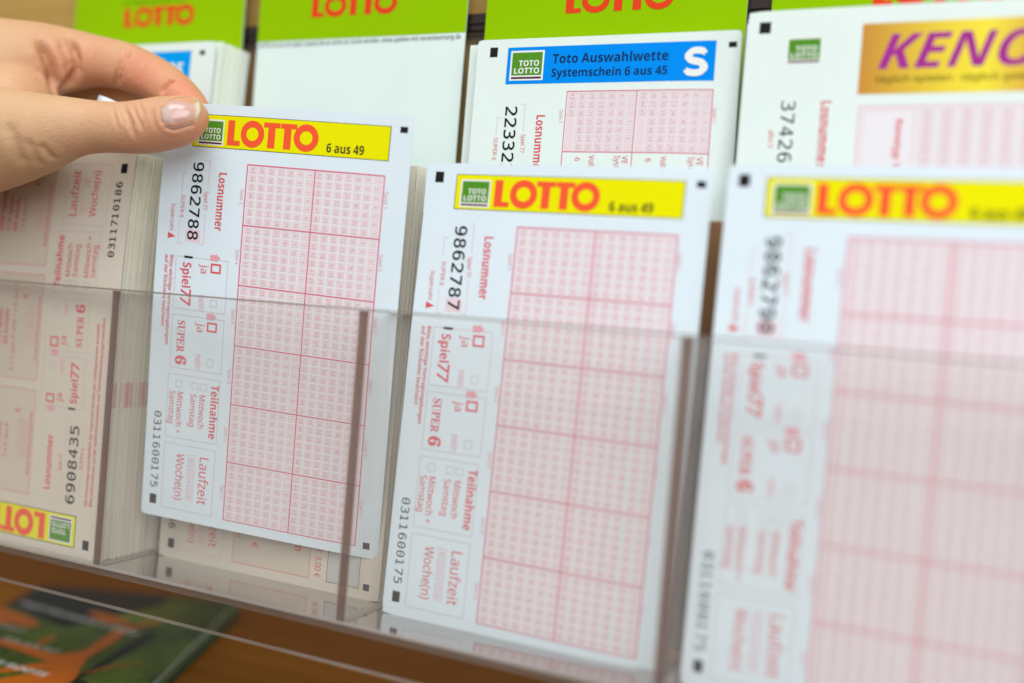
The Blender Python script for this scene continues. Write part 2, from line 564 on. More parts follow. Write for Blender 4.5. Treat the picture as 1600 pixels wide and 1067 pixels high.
def marks(s, pts):
    for k, (u, v, a, b) in enumerate(pts):
        s.rect('registration_mark#%d' % k, 'black', u - a / 2, v - b / 2, u + a / 2, v + b / 2, 1)


def serial(s, part, txt, u, v0, v1, cap, mat='black', bold=0.012, kind='mono'):
    """upright digits one below the other turned a quarter: each digit fitted into its own slot"""
    n = len(txt); p = (v1 - v0) / n
    for i, ch in enumerate(txt):
        s.text(part, mat, ch, u, v0 + p * i + p * 0.13, cap, p * (0.74 if ch != '1' else 0.62), d='down', kind=kind, bold=bold, layer=2)


DIG = {}
def cell_number(n):
    if n not in DIG:
        t = str(n)
        V, F, k = [], [], 0
        wds = [0.34 if c == '1' else 0.52 for c in t]
        tot = sum(wds) + 0.12 * (len(t) - 1)
        x = -tot / 2
        for c, w in zip(t, wds):
            co, fs = glyphs(c, 'sans', 0.0, 1)
            q = co.copy(); q[:, 0] *= w / max(q[:, 0].max(), 1e-6)
            q[:, 0] += x; q[:, 1] -= 0.5
            V.append(q); F += [tuple(i + k for i in f) for f in fs]; k += len(q); x += w + 0.12
        DIG[n] = (np.vstack(V), F)
    return DIG[n]


def game(s, part, u0, v0, uw, vh, maxn=49, cols=7, fill='tint'):
    """one game: seven columns of seven numbered boxes, counted downwards from the right"""
    cw, ch = uw / cols, vh / 7.0
    bw, bh = cw * 0.74, ch * 0.74
    t = 0.10
    s.rect(part, fill, u0, v0, u0 + uw, v0 + vh, 0.5)
    V, F = [], []
    Dv, Df = [], []
    nb, nd = 0, 0
    for i in range(cols):
        for j in range(7):
            n = i * 7 + j + 1
            cu = u0 + uw - cw * (i + 0.5); cv = v0 + ch * (j + 0.5)
            if n > maxn:
                continue
            a0, a1, b0, b1 = cu - bw / 2, cu + bw / 2, cv - bh / 2, cv + bh / 2
            V += [(a0, b0), (a1, b0), (a1, b1), (a0, b1), (a0 + t, b0 + t), (a1 - t, b0 + t), (a1 - t, b1 - t), (a0 + t, b1 - t)]
            F += [(nb + q, nb + 4 + q, nb + 4 + (q + 1) % 4, nb + (q + 1) % 4) for q in range(4)]
            nb += 8
            co, fs = cell_number(n)
            c = co * (bh * 0.66)
            Dv.append(np.column_stack([cu + c[:, 1], cv + c[:, 0]]))
            Df += [tuple(x + nd for x in f) for f in fs]; nd += len(c)
            s.rect(part, 'cell', a0 + t, b0 + t, a1 - t, b1 - t, 1.0)
    s.raw(part, 'cellline', np.array(V), F, 1.5)
    s.raw(part, 'digit', np.vstack(Dv), Df, 1.9)


def option_panel(s, part, v0, v1, title, serif_title=False):
    s.frame(part, 'boxline', 8.2, v0, 28.9, v1, 0.16, 1)
    if serif_title:
        s.text(part, 'red', 'SUPER', 10.6, v0 + 1.9, 3.0, 10.6, d='down', kind='serif', layer=2)
        s.text(part, 'red', '6', 10.4, v0 + 13.8, 4.0, 2.9, d='down', kind='serif', bold=0.02, layer=2)
    else:
        s.text(part, 'red', 'Spiel', 11.2, v0 + 1.9, 3.3, 8.6, d='down', bold=0.022, layer=2)
        s.text(part, 'red', '77', 10.9, v0 + 11.0, 4.2, 5.6, d='down', bold=0.03, layer=2, shear=0.15)
        s.rect(part, 'black', 11.6, v0 - 0.3, 14.9, v0 + 0.45, 2)
    s.text(part, 'red', 'ja', 18.4, v0 + 1.9, 2.9, 3.1, d='down', layer=2)
    s.text(part, 'rose', 'nein', 18.4, v0 + 12.4, 2.5, 4.9, d='down', layer=2)
    s.frame(part, 'red', 22.2, v0 + 1.3, 26.2, v0 + 4.6, 0.62, 2)
    s.frame(part, 'boxline', 22.9, v0 + 13.6, 25.5, v0 + 16.0, 0.14, 2)
    s.rect(part, 'rose', 21.8, v0 - 1.6, 24.0, v0 + 0.4, 2)
    s.quad(part, 'rose', [(24.0, v0 - 2.1), (24.0, v0 + 0.8), (25.8, v0 - 0.6)], 2)


def draw_panel(s, part, v0, v1):
    s.frame(part, 'boxline', 8.0, v0, 28.7, v1, 0.16, 1)
    s.text(part, 'red', 'Teilnahme', 25.4, v0 + 1.9, 3.0, 18.6, d='down', bold=0.02, layer=2)
    s.text(part, 'red', 'Mittwoch', 20.9, v0 + 6.0, 2.3, 11.6, d='down', layer=2)
    s.text(part, 'red', 'Samstag', 17.4, v0 + 6.0, 2.3, 11.4, d='down', layer=2)
    s.text(part, 'red', 'Mittwoch +', 12.0, v0 + 6.0, 2.3, 14.6, d='down', layer=2)
    s.text(part, 'red', 'Samstag', 8.9, v0 + 6.0, 2.3, 11.4, d='down', layer=2)
    for u in (21.0, 17.6, 11.2):
        s.frame(part, 'boxline', u, v0 + 2.0, u + 2.6, v0 + 4.4, 0.14, 2)


def term_panel(s, part, v0, v1, boxes=True):
    s.frame(part, 'boxline', 8.0, v0, 28.6, v1, 0.16, 1)
    s.text(part, 'red', 'Laufzeit', 22.6, v0 + 3.2, 3.7, 16.5, d='down', layer=2)
    s.text(part, 'red', 'Woche(n)', 13.2, v0 + 3.2, 3.2, 16.4, d='down', bold=0.0, layer=2)
    if boxes:
        for i in range(6):
            s.frame(part, 'rose', 17.9, v0 + 3.0 + i * 2.75, 20.6, v0 + 5.3 + i * 2.75, 0.14, 2)
            s.text(part, 'rose', '123458'[i], 18.4, v0 + 3.7 + i * 2.75, 1.5, 0.9, d='down', layer=2)


def number_strip(s, digits, bottom, boxes=True, super_tri=True):
    p = 'lot_number'
    serial(s, p, digits, 12.2, 19.2, 46.2, 4.0, bold=0.014)
    s.text(p, 'red', 'Losnummer', 22.6, 22.5, 3.1, 19.4, d='down', bold=0.022, layer=2)
    s.text(p, 'red', 'Spiel 77', 17.6, 29.2, 1.5, 6.2, d='down', layer=2)
    s.text(p, 'red', 'SUPER 6', 8.6, 31.0, 1.5, 7.6, d='down', layer=2)
    s.rect(p, 'pale', 11.4, 42.3, 17.2, 46.6, 0.6)
    for a in ((17.2, 18.8, 18.7, 18.95), (18.55, 18.8, 18.7, 28.2), (18.55, 36.5, 18.7, 47.2), (17.2, 47.05, 18.7, 47.2),
              (8.5, 23.4, 10.0, 23.55), (8.5, 23.4, 8.65, 30.0), (8.5, 39.6, 8.65, 47.4), (8.5, 47.25, 10.2, 47.4)):
        s.rect(p, 'rose', *a, 1)
    if super_tri:
        s.text(p, 'red', 'Superzahl', 5.0, 34.2, 1.5, 9.0, d='down', layer=2)
        s.quad(p, 'red', [(4.4, 43.9), (4.4, 46.1), (7.4, 45.2)], 2)
        s.text('small_print', 'red', 'Bitte wichtige Vertragsregelungen', 5.9, 51.7, 1.35, 30.5, d='down', bold=0.012, layer=2, res=2)
        s.text('small_print', 'red', 'auf der Rückseite beachten!', 3.9, 51.7, 1.35, 24.6, d='down', bold=0.012, layer=2, res=2)
    serial(s, 'form_number', bottom, 3.2, 105.6, 133.4, 2.9, bold=0.0)


def lotto_slip(root, fn, digits, paper_mat='slip_white', fine=4.0):
    s = Sheet(SW, SH, fn, fine)
    lotto_banner(s)
    marks(s, [(88.6, 4.3, 2.6, 1.9), (4.6, 4.5, 3.0, 3.4), (4.6, 137.2, 2.7, 3.4), (87.4, 139.1, 2.4, 2.2)])
    number_strip(s, digits, '0311600175')
    option_panel(s, 'option_panel', 51.7, 69.7, 'Spiel 77')
    option_panel(s, 'option_panel#2', 71.7, 89.9, 'SUPER 6', True)
    draw_panel(s, 'draw_panel', 92.0, 114.3)
    term_panel(s, 'term_panel', 116.4, 139.5)
    g = 'number_grid'
    U0, U1, UM = 33.4, 83.4, 58.7
    for r in range(6):
        v0 = 19.1 + r * 20.08
        game(s, g, UM, v0 + 0.3, U1 - UM - 0.4, 19.5)
        game(s, g, U0 + 0.4, v0 + 0.3, UM - U0 - 0.4, 19.5)
        s.rect(g, 'pinkline', U0, v0 - 0.19, U1, v0 + 0.19, 2.2)
        s.text(g, 'rose', 'Spiel %d' % (2 * r + 1), U1 + 0.5, v0 + 4.8, 1.3, 5.2, d='down', layer=2, res=1)
        s.text(g, 'rose', 'Spiel %d' % (2 * r + 2), U0 - 1.9, v0 + 8.2, 1.3, 5.0, d='down', layer=2, res=1)
    s.rect(g, 'pinkline', U0, 139.5, U1, 139.8, 2.2)
    for u in (U0, UM, U1):
        s.rect(g, 'pinkline', u - 0.19, 19.0, u + 0.19, 139.7, 2.5)
    return s.build(root, paper_mat)


# ---------------------------------------------------------------- stacks of plain sheets
def stack(n, z_front, z_back, x_right, y_bot, h, mat, label, group, bend=None, jx=0.35, jy=0.35, lean_a=0.0, mark_v=None, x_w=None, pink_top=True):
    w = x_w or 91.0
    protos = []
    for q in range(4):
        nv = 16
        vs = np.linspace(0, h, nv + 1)
        th = 0.44
        V, F, I = [], [], []
        for v in vs:
            b = 0.0 if bend is None else float(bend(np.array([w]), np.array([v]))[0])
            zl = -math.sin(lean_a) * (h - v)
            for (x, z) in ((-w, b + zl), (0, b + zl), (0, b + zl - th), (-w, b + zl - th)):
                V.append((x, h - v, z))
        for j in range(nv):
            a = 4 * j
            F += [(a, a + 4, a + 5, a + 1), (a + 1, a + 5, a + 6, a + 2), (a + 2, a + 6, a + 7, a + 3), (a + 3, a + 7, a + 4, a)]
            vm = (vs[j] + vs[j + 1]) / 2
            side = 2 if (mark_v and mark_v[0] < vm < mark_v[1] and q != 1) else 1
            I += [0, side, 0, 0]
        F += [(0, 1, 2, 3), (4 * nv + 3, 4 * nv + 2, 4 * nv + 1, 4 * nv)]
        I += [2 if (pink_top and q in (0, 2)) else 1] * 2
        me_o = mesh_obj('paper_slip', V, F, [M[mat], M[('edge_a', 'edge_c', 'edge_a', 'edge_b')[q]], M['pink_edge']], None, I)
        protos.append(me_o)
    used = set()
    for i in range(n):
        q = (0, 1, 0, 2, 1, 0, 3, 1)[(i * 5 + (i // 7)) % 8]
        if q not in used:
            o = protos[q]; used.add(q)
        else:
            o = protos[q].copy(); COL.objects.link(o)
        t = i / max(n - 1, 1)
        o.location = W((x_right + random.uniform(-jx, jx), y_bot + random.uniform(0, jy), z_front + (z_back - z_front) * t))
        tag(o, label, 'slip', group)
    for q in range(4):
        if q not in used:
            bpy.data.objects.remove(protos[q])


FLOOR = -95.3
# pocket with the upside-down slips
bend1 = lambda u, v: -0.0019 * np.maximum(0, (SH - v) - 0) * 0 - 0.0026 * np.maximum(0, (v * 0 + 1) * 0)
def bend_top(k, start):
    """sheet falls back above a height; v counts down from the sheet's upper edge as it stands"""
    return lambda u, v: -k * np.maximum(0, start - v) ** 2


b_s1 = bend_top(0.0009, 58)
stack(50, -4.4, -30.2, -2.7, FLOOR, 143.0, 'cream', 'plain cut edge in the thick stack behind the upside-down slip, left of the held slip', 'slips stacked behind the upside-down slip', b_s1, mark_v=(84, 92), jx=0.45)
# pocket behind the held slip
stack(10, -26.0, -30.8, 98.2, FLOOR, 143.0, 'cream', 'plain cream slip edge in the thin stack behind the held slip', 'cream slips stacked behind the held slip', None, jx=0.3, lean_a=0.016)
stack(4, -18.2, -21.5, 195.6, FLOOR, 143.0, 'slip_white', 'plain white slip edge just behind the centre slip with the yellow banner', 'white slips stacked behind the centre slip',
      bend_top(0.0006, 70), lean_a=0.03, jx=0.8)
stack(4, -17.2, -20.5, 293.4, FLOOR, 143.0, 'slip_white', 'plain white slip edge behind the out of focus slip at the far end', 'white slips stacked behind the blurred slip', None, lean_a=0.03, jx=0.6)
stack(38, -43.0, -59.6, -3.2, -46.2, 143.0, 'white_cool', 'plain edge in the stack behind the slip with the blue Los banner', 'slips stacked behind the Los slip', bend_top(0.0006, 60), jx=0.5, jy=0.6)
stack(4, -55.6, -58.6, 190.5, -48.6, 143.0, 'white_cool', 'plain slip edge peeking out behind the blue Toto slip', 'slips stacked behind the Toto slip', None, jx=0.9)
stack(3, -49.2, -52.5, 288.6, -47.5, 143.0, 'white_cool', 'plain slip edge behind the slip with the gold banner', 'slips stacked behind the gold banner slip', None, jx=0.6)

# ---------------------------------------------------------------- printed slips
RH = np.array([[0.99178, 0.04935, 0.11805], [-0.04127, 0.9967, -0.06994], [-0.12111, 0.0645, 0.99054]])
OH = (5.37, -77.94, -12.93)
r = empty('lottery_slip', OH, 'sharp white slip with yellow banner held at its corner by the hand', 'lottery slip', 'yellow banner slips')
lotto_slip(r, planar(OH, RH, lambda u, v: -0.0010 * np.maximum(0, u - 55) ** 2 * (v / 200.0) - 1.5 * np.exp(-((u - 10) ** 2 + (v - 6) ** 2) / 340.0) + 0.5 * np.sin(v / 30.0)), '9862788', 'slip_white', 2.0)

curl = lambda u, v: -0.0062 * np.maximum(0, u - 70) ** 2 * np.clip((v + 20) / 100, 0.1, 1.0)
r = empty('lottery_slip', (104.3, FLOOR, -17), 'white slip with yellow banner standing in the pocket beside the held slip, number 9862787', 'lottery slip', 'yellow banner slips')
lotto_slip(r, planar((104.3, FLOOR, -17.0), lean(-0.03, -0.0115), curl), '9862787')
r = empty('lottery_slip', (201.6, FLOOR, -12), 'very blurred white slip with yellow banner nearest the lens, number 9862790', 'lottery slip', 'yellow banner slips')
lotto_slip(r, planar((202.4, FLOOR, -12.5), lean(-0.04, -0.002), None), '9862790')


# upside-down system slip at the far end of the rack
def system_slip():
    r = empty('lottery_slip', (-47, FLOOR, -3.3), 'greyish slip standing upside down with its yellow banner at the bottom, number 6908435', 'lottery slip', 'system slips')
    w = 100.0
    base = planar((-2.0 - w, FLOOR, -3.4), np.eye(3), b_s1)
    s = Sheet(w, SH, flipped(lambda a: base(a, SH), w, SH))
    s.rect('header_banner', 'black', 12.6, 3.0, 88, 14.3, 1)
    s.rect('header_banner', 'yellow', 12.9, 3.3, 87.7, 14.0, 1.6)
    s.badge('header_banner>logo_badge', 14.2, 3.9, 25.4, 13.2, 2.4)
    s.lotto('header_banner>title_lettering', 'orange', 27.6, 13.1, 37.0, 9.2, 2.6)
    s.text('header_banner>subtitle', 'black', '6 aus 49', 67.0, 13.1, 2.9, 13.4, bold=0.012, layer=2.6)
    marks(s, [(7.3, 4.8, 3.0, 3.4), (4.6, 137.2, 2.9, 3.4)])
    p = 'lot_number'
    serial(s, p, '6908435', 14.3, 17.8, 46.4, 4.1, bold=0.014)
    s.text(p, 'red', 'Losnummer', 26.5, 22.0, 3.0, 19.6, d='down', bold=0.022, layer=2)
    s.text(p, 'red', 'Spiel 77', 21.5, 29.2, 1.5, 6.2, d='down', layer=2)
    s.text(p, 'red', 'SUPER 6', 11.3, 31.0, 1.5, 7.6, d='down', layer=2)
    for a in ((20.6, 18.4, 20.75, 28), (20.6, 36.5, 20.75, 46.4), (12.0, 22, 12.15, 30), (12.0, 39.5, 12.15, 46.4), (19.2, 18.3, 20.7, 18.45), (19.2, 46.3, 20.7, 46.45)):
        s.rect(p, 'rose', *a, 1)
    s.text('small_print', 'red', 'Die Voraussage einschließlich der Superzahl werden per Zufallsgenerator ermittelt.', 8.0, 18.6, 1.35, 64.0, d='down', bold=0.012, layer=2, res=2)
    s.text('small_print', 'red', 'Bitte Informationen auf der Spielscheinrückseite und Teilnahmebedingungen beachten!', 5.6, 18.6, 1.35, 66.0, d='down', bold=0.012, layer=2, res=2)
    for v0, v1, sf in ((51.7, 70.0, False), (71.8, 90.1, True)):
        t = Sheet(1, 1, None)
        pk = 'option_panel#2' if sf else 'option_panel'
        option_panel(t, pk, v0, v1, '', sf)
        for mat, ch in t.parts[pk].items():
            for uv, fs in ch:
                q = uv[:, :2].copy(); q[:, 0] += 5.3
                s.raw(pk, mat, q, fs, uv[0, 2])
    t = Sheet(1, 1, None)
    draw_panel(t, 'draw_panel', 92.2, 114.4)
    term_panel(t, 'term_panel', 116.6, 138.6, False)
    for i, n in ((0, '1'), (3.6, '4')):
        t.frame('term_panel', 'rose', 17.9, 121.0 + i * 2.75, 20.6, 123.3 + i * 2.75, 0.14, 2)
        t.text('term_panel', 'rose', n, 18.4, 121.7 + i * 2.75, 1.5, 0.9, d='down', layer=2)
    for part, sh in (('draw_panel', 3.4), ('term_panel', 2.0)):
        for mat, ch in t.parts[part].items():
            for uv, fs in ch:
                q = uv[:, :2].copy(); q[:, 0] += sh
                s.raw(part, mat, q, fs, uv[0, 2])
    serial(s, 'form_number', '0311710186', 4.4, 105.6, 132.8, 2.9, bold=0.008)
    # the four boxes of shares
    for bi, (v0, v1, lines) in enumerate(((18.6, 56.6, ('VEW-System', '280 Spiele', '70 Anteile', '2 x 6 aus 8')), (59.9, 98.0, ('VEW-System', '112 Spiele', '28 Anteile', '4 x 6 aus 8 und 1 x 6 aus 7')),
                              (101.2, 139.0, ('VEW-System', '1716 Spiele', '429 Anteile', '1 x 6 aus 13')))):
        g = 'share_panel#%d' % bi
        s.frame(g, 'pinkline', 36.7, v0, 90, v1, 0.2, 1)
        s.rect(g, 'blush', 37.0, v0 + 0.3, 89.7, v1 - 0.3, 0.4)
        s.text(g, 'red', lines[0], 60.2, v0 + 12.0, 2.7, 16.5, d='down', bold=0.02, layer=2)
        s.text(g, 'red', lines[1], 56.6, v0 + 12.0, 2.1, 12.6, d='down', bold=0.012, layer=2)
        s.text(g, 'red', lines[2], 53.2, v0 + 12.0, 2.1, 12.6, d='down', bold=0.012, layer=2)
        s.text(g, 'red', lines[3], 49.4, v0 + (12.0 if bi != 1 else 2.5), 2.0, 12.6 if bi != 1 else 32, d='down', layer=2)
        s.text(g, 'red', 'Anzahl Anteile kennzeichnen', 37.6, v0 + 7.0, 1.5, 23.0, d='down', layer=2, res=2)
        s.text(g, 'red', '€', 44.0, v0 + 29.0, 2.6, 2.0, d='down', layer=2)
        for i in range(5):
            s.frame(g, 'rose', 40.2, v0 + 13.0 + i * 2.9, 42.9, v0 + 15.4 + i * 2.9, 0.14, 2)
            s.text(g, 'rose', '12348'[i], 40.8, v0 + 13.7 + i * 2.9, 1.5, 0.9, d='down', layer=2)
            s.text(g, 'rose', ('7,-', '14,-', '21,-', '28,-', '56,-')[i], 43.6, v0 + 12.8 + i * 3.1, 1.4, 2.3, d='down', layer=2)
    s.build(r, 'cream')


system_slip()


# cream slip left in the pocket behind the held slip
def share_slip():
    r = empty('lottery_slip', (50, FLOOR, -25), 'cream slip standing in the pocket behind the held slip, only its lower strip showing', 'lottery slip', 'system slips')
    s = Sheet(94.2, SH, planar((3.9, FLOOR, -25.0), lean(-0.016)))
    marks(s, [(5.6, 137.8, 2.9, 3.4), (89.0, 139.0, 2.4, 2.2)])
    serial(s, 'form_number', '0311710156', 4.0, 105.6, 132.8, 2.9)
    term_panel(s, 'term_panel', 116.6, 139.6, True)
    g = 'share_panel'
    s.frame(g, 'pinkline', 33.4, 19.0, 66.2, 139.9, 0.2, 1)
    s.rect(g, 'blush', 33.7, 19.3, 65.9, 139.6, 0.4)
    s.text(g, 'red', '€', 41.5, 131.4, 2.8, 2.2, d='down', layer=2)
    s.text(g, 'red', 'Anzahl Anteile kennzeichnen', 35.0, 105.0, 1.5, 26.0, d='down', layer=2, res=2)
    s.text(g, 'red', 'VEW-System', 59.6, 112.0, 3.4, 19.5, d='down', bold=0.02, layer=2)
    s.text('price_line', 'red', 'Anteil pro Spiel: 3,00 €', 68.4, 112.0, 2.4, 27.0, d='down', layer=2)
    s.rect('grey_field', 'softgrey', 73.2, 128.6, 86.2, 139.9, 1)
    s.frame('grey_field', 'grey', 73.2, 128.6, 86.2, 139.9, 0.22, 1.6)
    s.build(r, 'cream')


share_slip()


# slip with the blue Toto banner
def toto_slip():
    O = (104.2, -48.2, -51.0)
    r = empty('lottery_slip', O, 'white slip with blue Toto banner and a big white S in the upper row', 'lottery slip', 'upper row slips')
    bendf = lambda u, v: -0.0075 * np.maximum(0, u - 66) ** 2 * np.clip(v / 45.0, 0.0, 1.2)
    s = Sheet(90.7, SH, planar(O, lean(0, -0.0038), bendf), 1.5)
    b = 'header_banner'
    s.rect(b, 'blue', 11.6, 2.9, 83.0, 15.3, 1)
    s.badge(b + '>logo_badge', 12.9, 4.1, 25.2, 14.1, 2)
    s.text(b + '>title_lettering', 'navy', 'Toto Auswahlwette', 28.3, 8.6, 3.0, 39.7, bold=0.02, layer=3)
    s.text(b + '>title_lettering', 'navy', 'Systemschein 6 aus 45', 28.3, 13.1, 2.7, 39.7, bold=0.016, layer=3)
    s.text(b + '>title_lettering', 'white', 'S', 73.9, 13.1, 7.6, 6.3, kind='mono', bold=0.055, layer=3)
    marks(s, [(6.3, 4.3, 2.9, 3.3), (88.1, 4.3, 2.5, 1.7)])
    p = 'lot_number'
    serial(s, p, '2233214', 12.6, 22.4, 49.8, 4.2, bold=0.014)
    s.text(p, 'red', 'Losnummer', 24.2, 25.8, 3.1, 19.4, d='down', bold=0.022, layer=2)
    s.text(p, 'red', 'Spiel 77', 19.2, 32.2, 1.5, 6.2, d='down', layer=2)
    s.text(p, 'red', 'SUPER 6', 9.0, 33.4, 1.5, 7.6, d='down', layer=2)
    for a in ((19.6, 22.0, 19.75, 31.4), (18.2, 22.0, 19.6, 22.15), (9.6, 26.6, 9.75, 32.6), (9.6, 26.6, 11.0, 26.75)):
        s.rect(p, 'rose', *a, 1)
    g = 'number_grid'
    for u0 in (34.7, 59.0):
        game(s, g, u0 + 0.2, 18.3, 23.9, 19.4, 45, 7, 'cell')
        s.rect(g, 'pale', u0 + 0.5, 26.8, u0 + 2.9, 37.5, 1.2)
    for a in ((34.5, 17.9, 83.2, 18.15), (34.5, 37.8, 83.2, 38.05), (34.5, 97.8, 83.2, 98.05)):
        s.rect(g, 'pinkline', *a, 2.2)
    for u in (34.5, 58.7, 83.1):
        s.rect(g, 'pinkline', u - 0.13, 18.0, u + 0.13, 98.0, 2.5)
    for u in (34.5, 58.7):
        s.text(g, 'red', 'VE', u + 21.0, 39.0, 1.9, 2.6, d='down', layer=2)
        s.text(g, 'red', 'System', u + 18.4, 39.0, 1.9, 7, d='down', layer=2)
        s.text(g, 'red', 'Vollsystem', u + 9.6, 39.0, 1.9, 10, d='down', layer=2)
        s.text(g, 'red', '6', u + 4.6, 39.8, 1.9, 1.1, d='down', layer=2)
    for u, v, n in ((83.5, 23.6, 1), (32.4, 24, 2)):
        s.text(g, 'rose', 'Spiel %d' % n, u, v, 1.2, 4.4, d='down', layer=2, res=1)
    s.build(r, 'white_cool')


toto_slip()


def keno_slip():
    O = (198.4, -44.4, -47.5)
    r = empty('lottery_slip', O, 'white slip with gold banner and purple KENO lettering, out of focus', 'lottery slip', 'upper row slips')
    s = Sheet(SW, SH, planar(O, lean(0, 0.004)))
    b = 'header_banner'
    s.rect(b, 'gold', 33.4, 5.2, 88.0, 25.6, 1)
    s.text(b + '>title_lettering', 'purple', 'KENO', 38.4, 18.4, 9.9, 41.5, kind='bolditalic', layer=2, shear=0.08)
    s.text(b + '>subtitle', 'umber', 'täglich spielen · täglich gewinnen', 38.0, 22.3, 1.9, 47, bold=0.01, layer=2)
    s.badge('logo_badge', 12.2, 8.3, 22.4, 16.2, 1)
    marks(s, [(5.3, 5.0, 3.4, 3.4), (88.4, 5.0, 2.6, 1.9)])
    p = 'lot_number'
    serial(s, p, '3742615', 12.0, 26.6, 53.5, 4.0, bold=0.0)
    s.text(p, 'red', 'Losnummer', 23.4, 27.4, 3.0, 19.4, d='down', bold=0.022, layer=2)
    s.text(p, 'red', 'plus 5', 9.0, 36, 1.5, 5, d='down', layer=2)
    g = 'number_grid'
    s.frame(g, 'rose', 34.0, 28.9, 88, 100, 0.2, 1)
    s.rect(g, 'cell', 34.3, 29.2, 87.7, 99.7, 0.4)
    s.rect(g, 'tint', 36.0, 31.0, 48.8, 60.0, 0.8)
    s.text(g, 'red', 'Kenotyp 10', 44.5, 33.0, 2.0, 15, d='down', bold=0.01, layer=2)
    for v in range(5):
        game(s, g, 50.0 + 0.3, 30.0 + v * 13.6, 36.0, 13.2, 49, 7)
    s.build(r, 'white_cool')


keno_slip()


def los_slip():
    O = (-3.4 - SW, -46.2, -42.0)
    r = empty('lottery_slip', (O[0] + 46, O[1], O[2]), 'white slip with bright blue banner ending in Los, half hidden by the hand', 'lottery slip', 'upper row slips')
    s = Sheet(SW, SH, planar(O, lean(0, 0.0), bend_top(0.0004, 60)))
    s.rect('header_banner', 'sky', 22.0, 3.3, 80.2, 15.6, 1)
    s.text('header_banner>title_lettering', 'white', 'Los', 64.6, 12.6, 6.2, 12.2, kind='bolditalic', layer=2)
    marks(s, [(85.6, 4.3, 2.5, 1.8), (6, 4.3, 3, 3.3)])
    s.build(r, 'white_cool')


los_slip()

# ---------------------------------------------------------------- brochures lying on the shelf
def grass_mat():
    m, N, L, b = new_mat('meadow_photo_print')
    tc = N.new('ShaderNodeTexCoord')
    mp = N.new('ShaderNodeMapping'); mp.inputs['Scale'].default_value = (60, 200, 60); mp.inputs['Rotation'].default_value = (0, 0, 0.5)
    nz = N.new('ShaderNodeTexNoise'); nz.inputs['Scale'].default_value = 9; nz.inputs['Detail'].default_value = 6
    L.new(tc.outputs['Object'], mp.inputs[0]); L.new(mp.outputs[0], nz.inputs['Vector'])
    n2 = N.new('ShaderNodeTexNoise'); n2.inputs['Scale'].default_value = 22; n2.inputs['Detail'].default_value = 2
    L.new(tc.outputs['Object'], n2.inputs['Vector'])
    ad = N.new('ShaderNodeMath'); ad.operation = 'ADD'
    L.new(nz.outputs['Fac'], ad.inputs[0]); L.new(n2.outputs['Fac'], ad.inputs[1])
    cr = N.new('ShaderNodeValToRGB')
    e = cr.color_ramp.elements
    e[0].position, e[0].color = 0.34, (0.006, 0.014, 0.003, 1)
    e[1].position, e[1].color = 0.72, (0.26, 0.33, 0.02, 1)
    n = e.new(0.52); n.color = (0.06, 0.105, 0.008, 1)
    hf = N.new('ShaderNodeMath'); hf.operation = 'MULTIPLY'; hf.inputs[1].default_value = 0.5
    L.new(ad.outputs[0], hf.inputs[0]); L.new(hf.outputs[0], cr.inputs[0]); L.new(cr.outputs[0], b.inputs['Base Color'])
    b.inputs['Roughness'].default_value = 0.5
    b.inputs['Specular IOR Level'].default_value = 0.08
    return m


M['meadow'] = grass_mat()
M['tangerine'] = paper('tangerine_ink', (0.54, 0.13, 0.004), rough=0.5, spec=0.08)
M['nightgreen'] = paper('night_green_ink', (0.008, 0.011, 0.004), rough=0.5, spec=0.08)
M['glosswhite'] = paper('gloss_white_ink', (0.78, 0.78, 0.74), rough=0.5, spec=0.08)
M['teal_edge'] = paper('teal_brochure_edge', (0.05, 0.12, 0.13), rough=0.4)
M['olive_edge'] = paper('olive_brochure_edge', (0.16, 0.19, 0.04), rough=0.4)

BR = 0.42
def flat_fn(x0, y, z0, h, rot=BR):
    """sheet lying on the shelf: u along the text, v towards the reader"""
    c, s = math.cos(rot), math.sin(rot)
    def fn(a):
        u, v, l = a[:, 0], a[:, 1], a[:, 2]
        return np.column_stack([x0 + c * u + s * v, y + l * LAYER + 0 * u, z0 - s * u + c * v])
    return fn


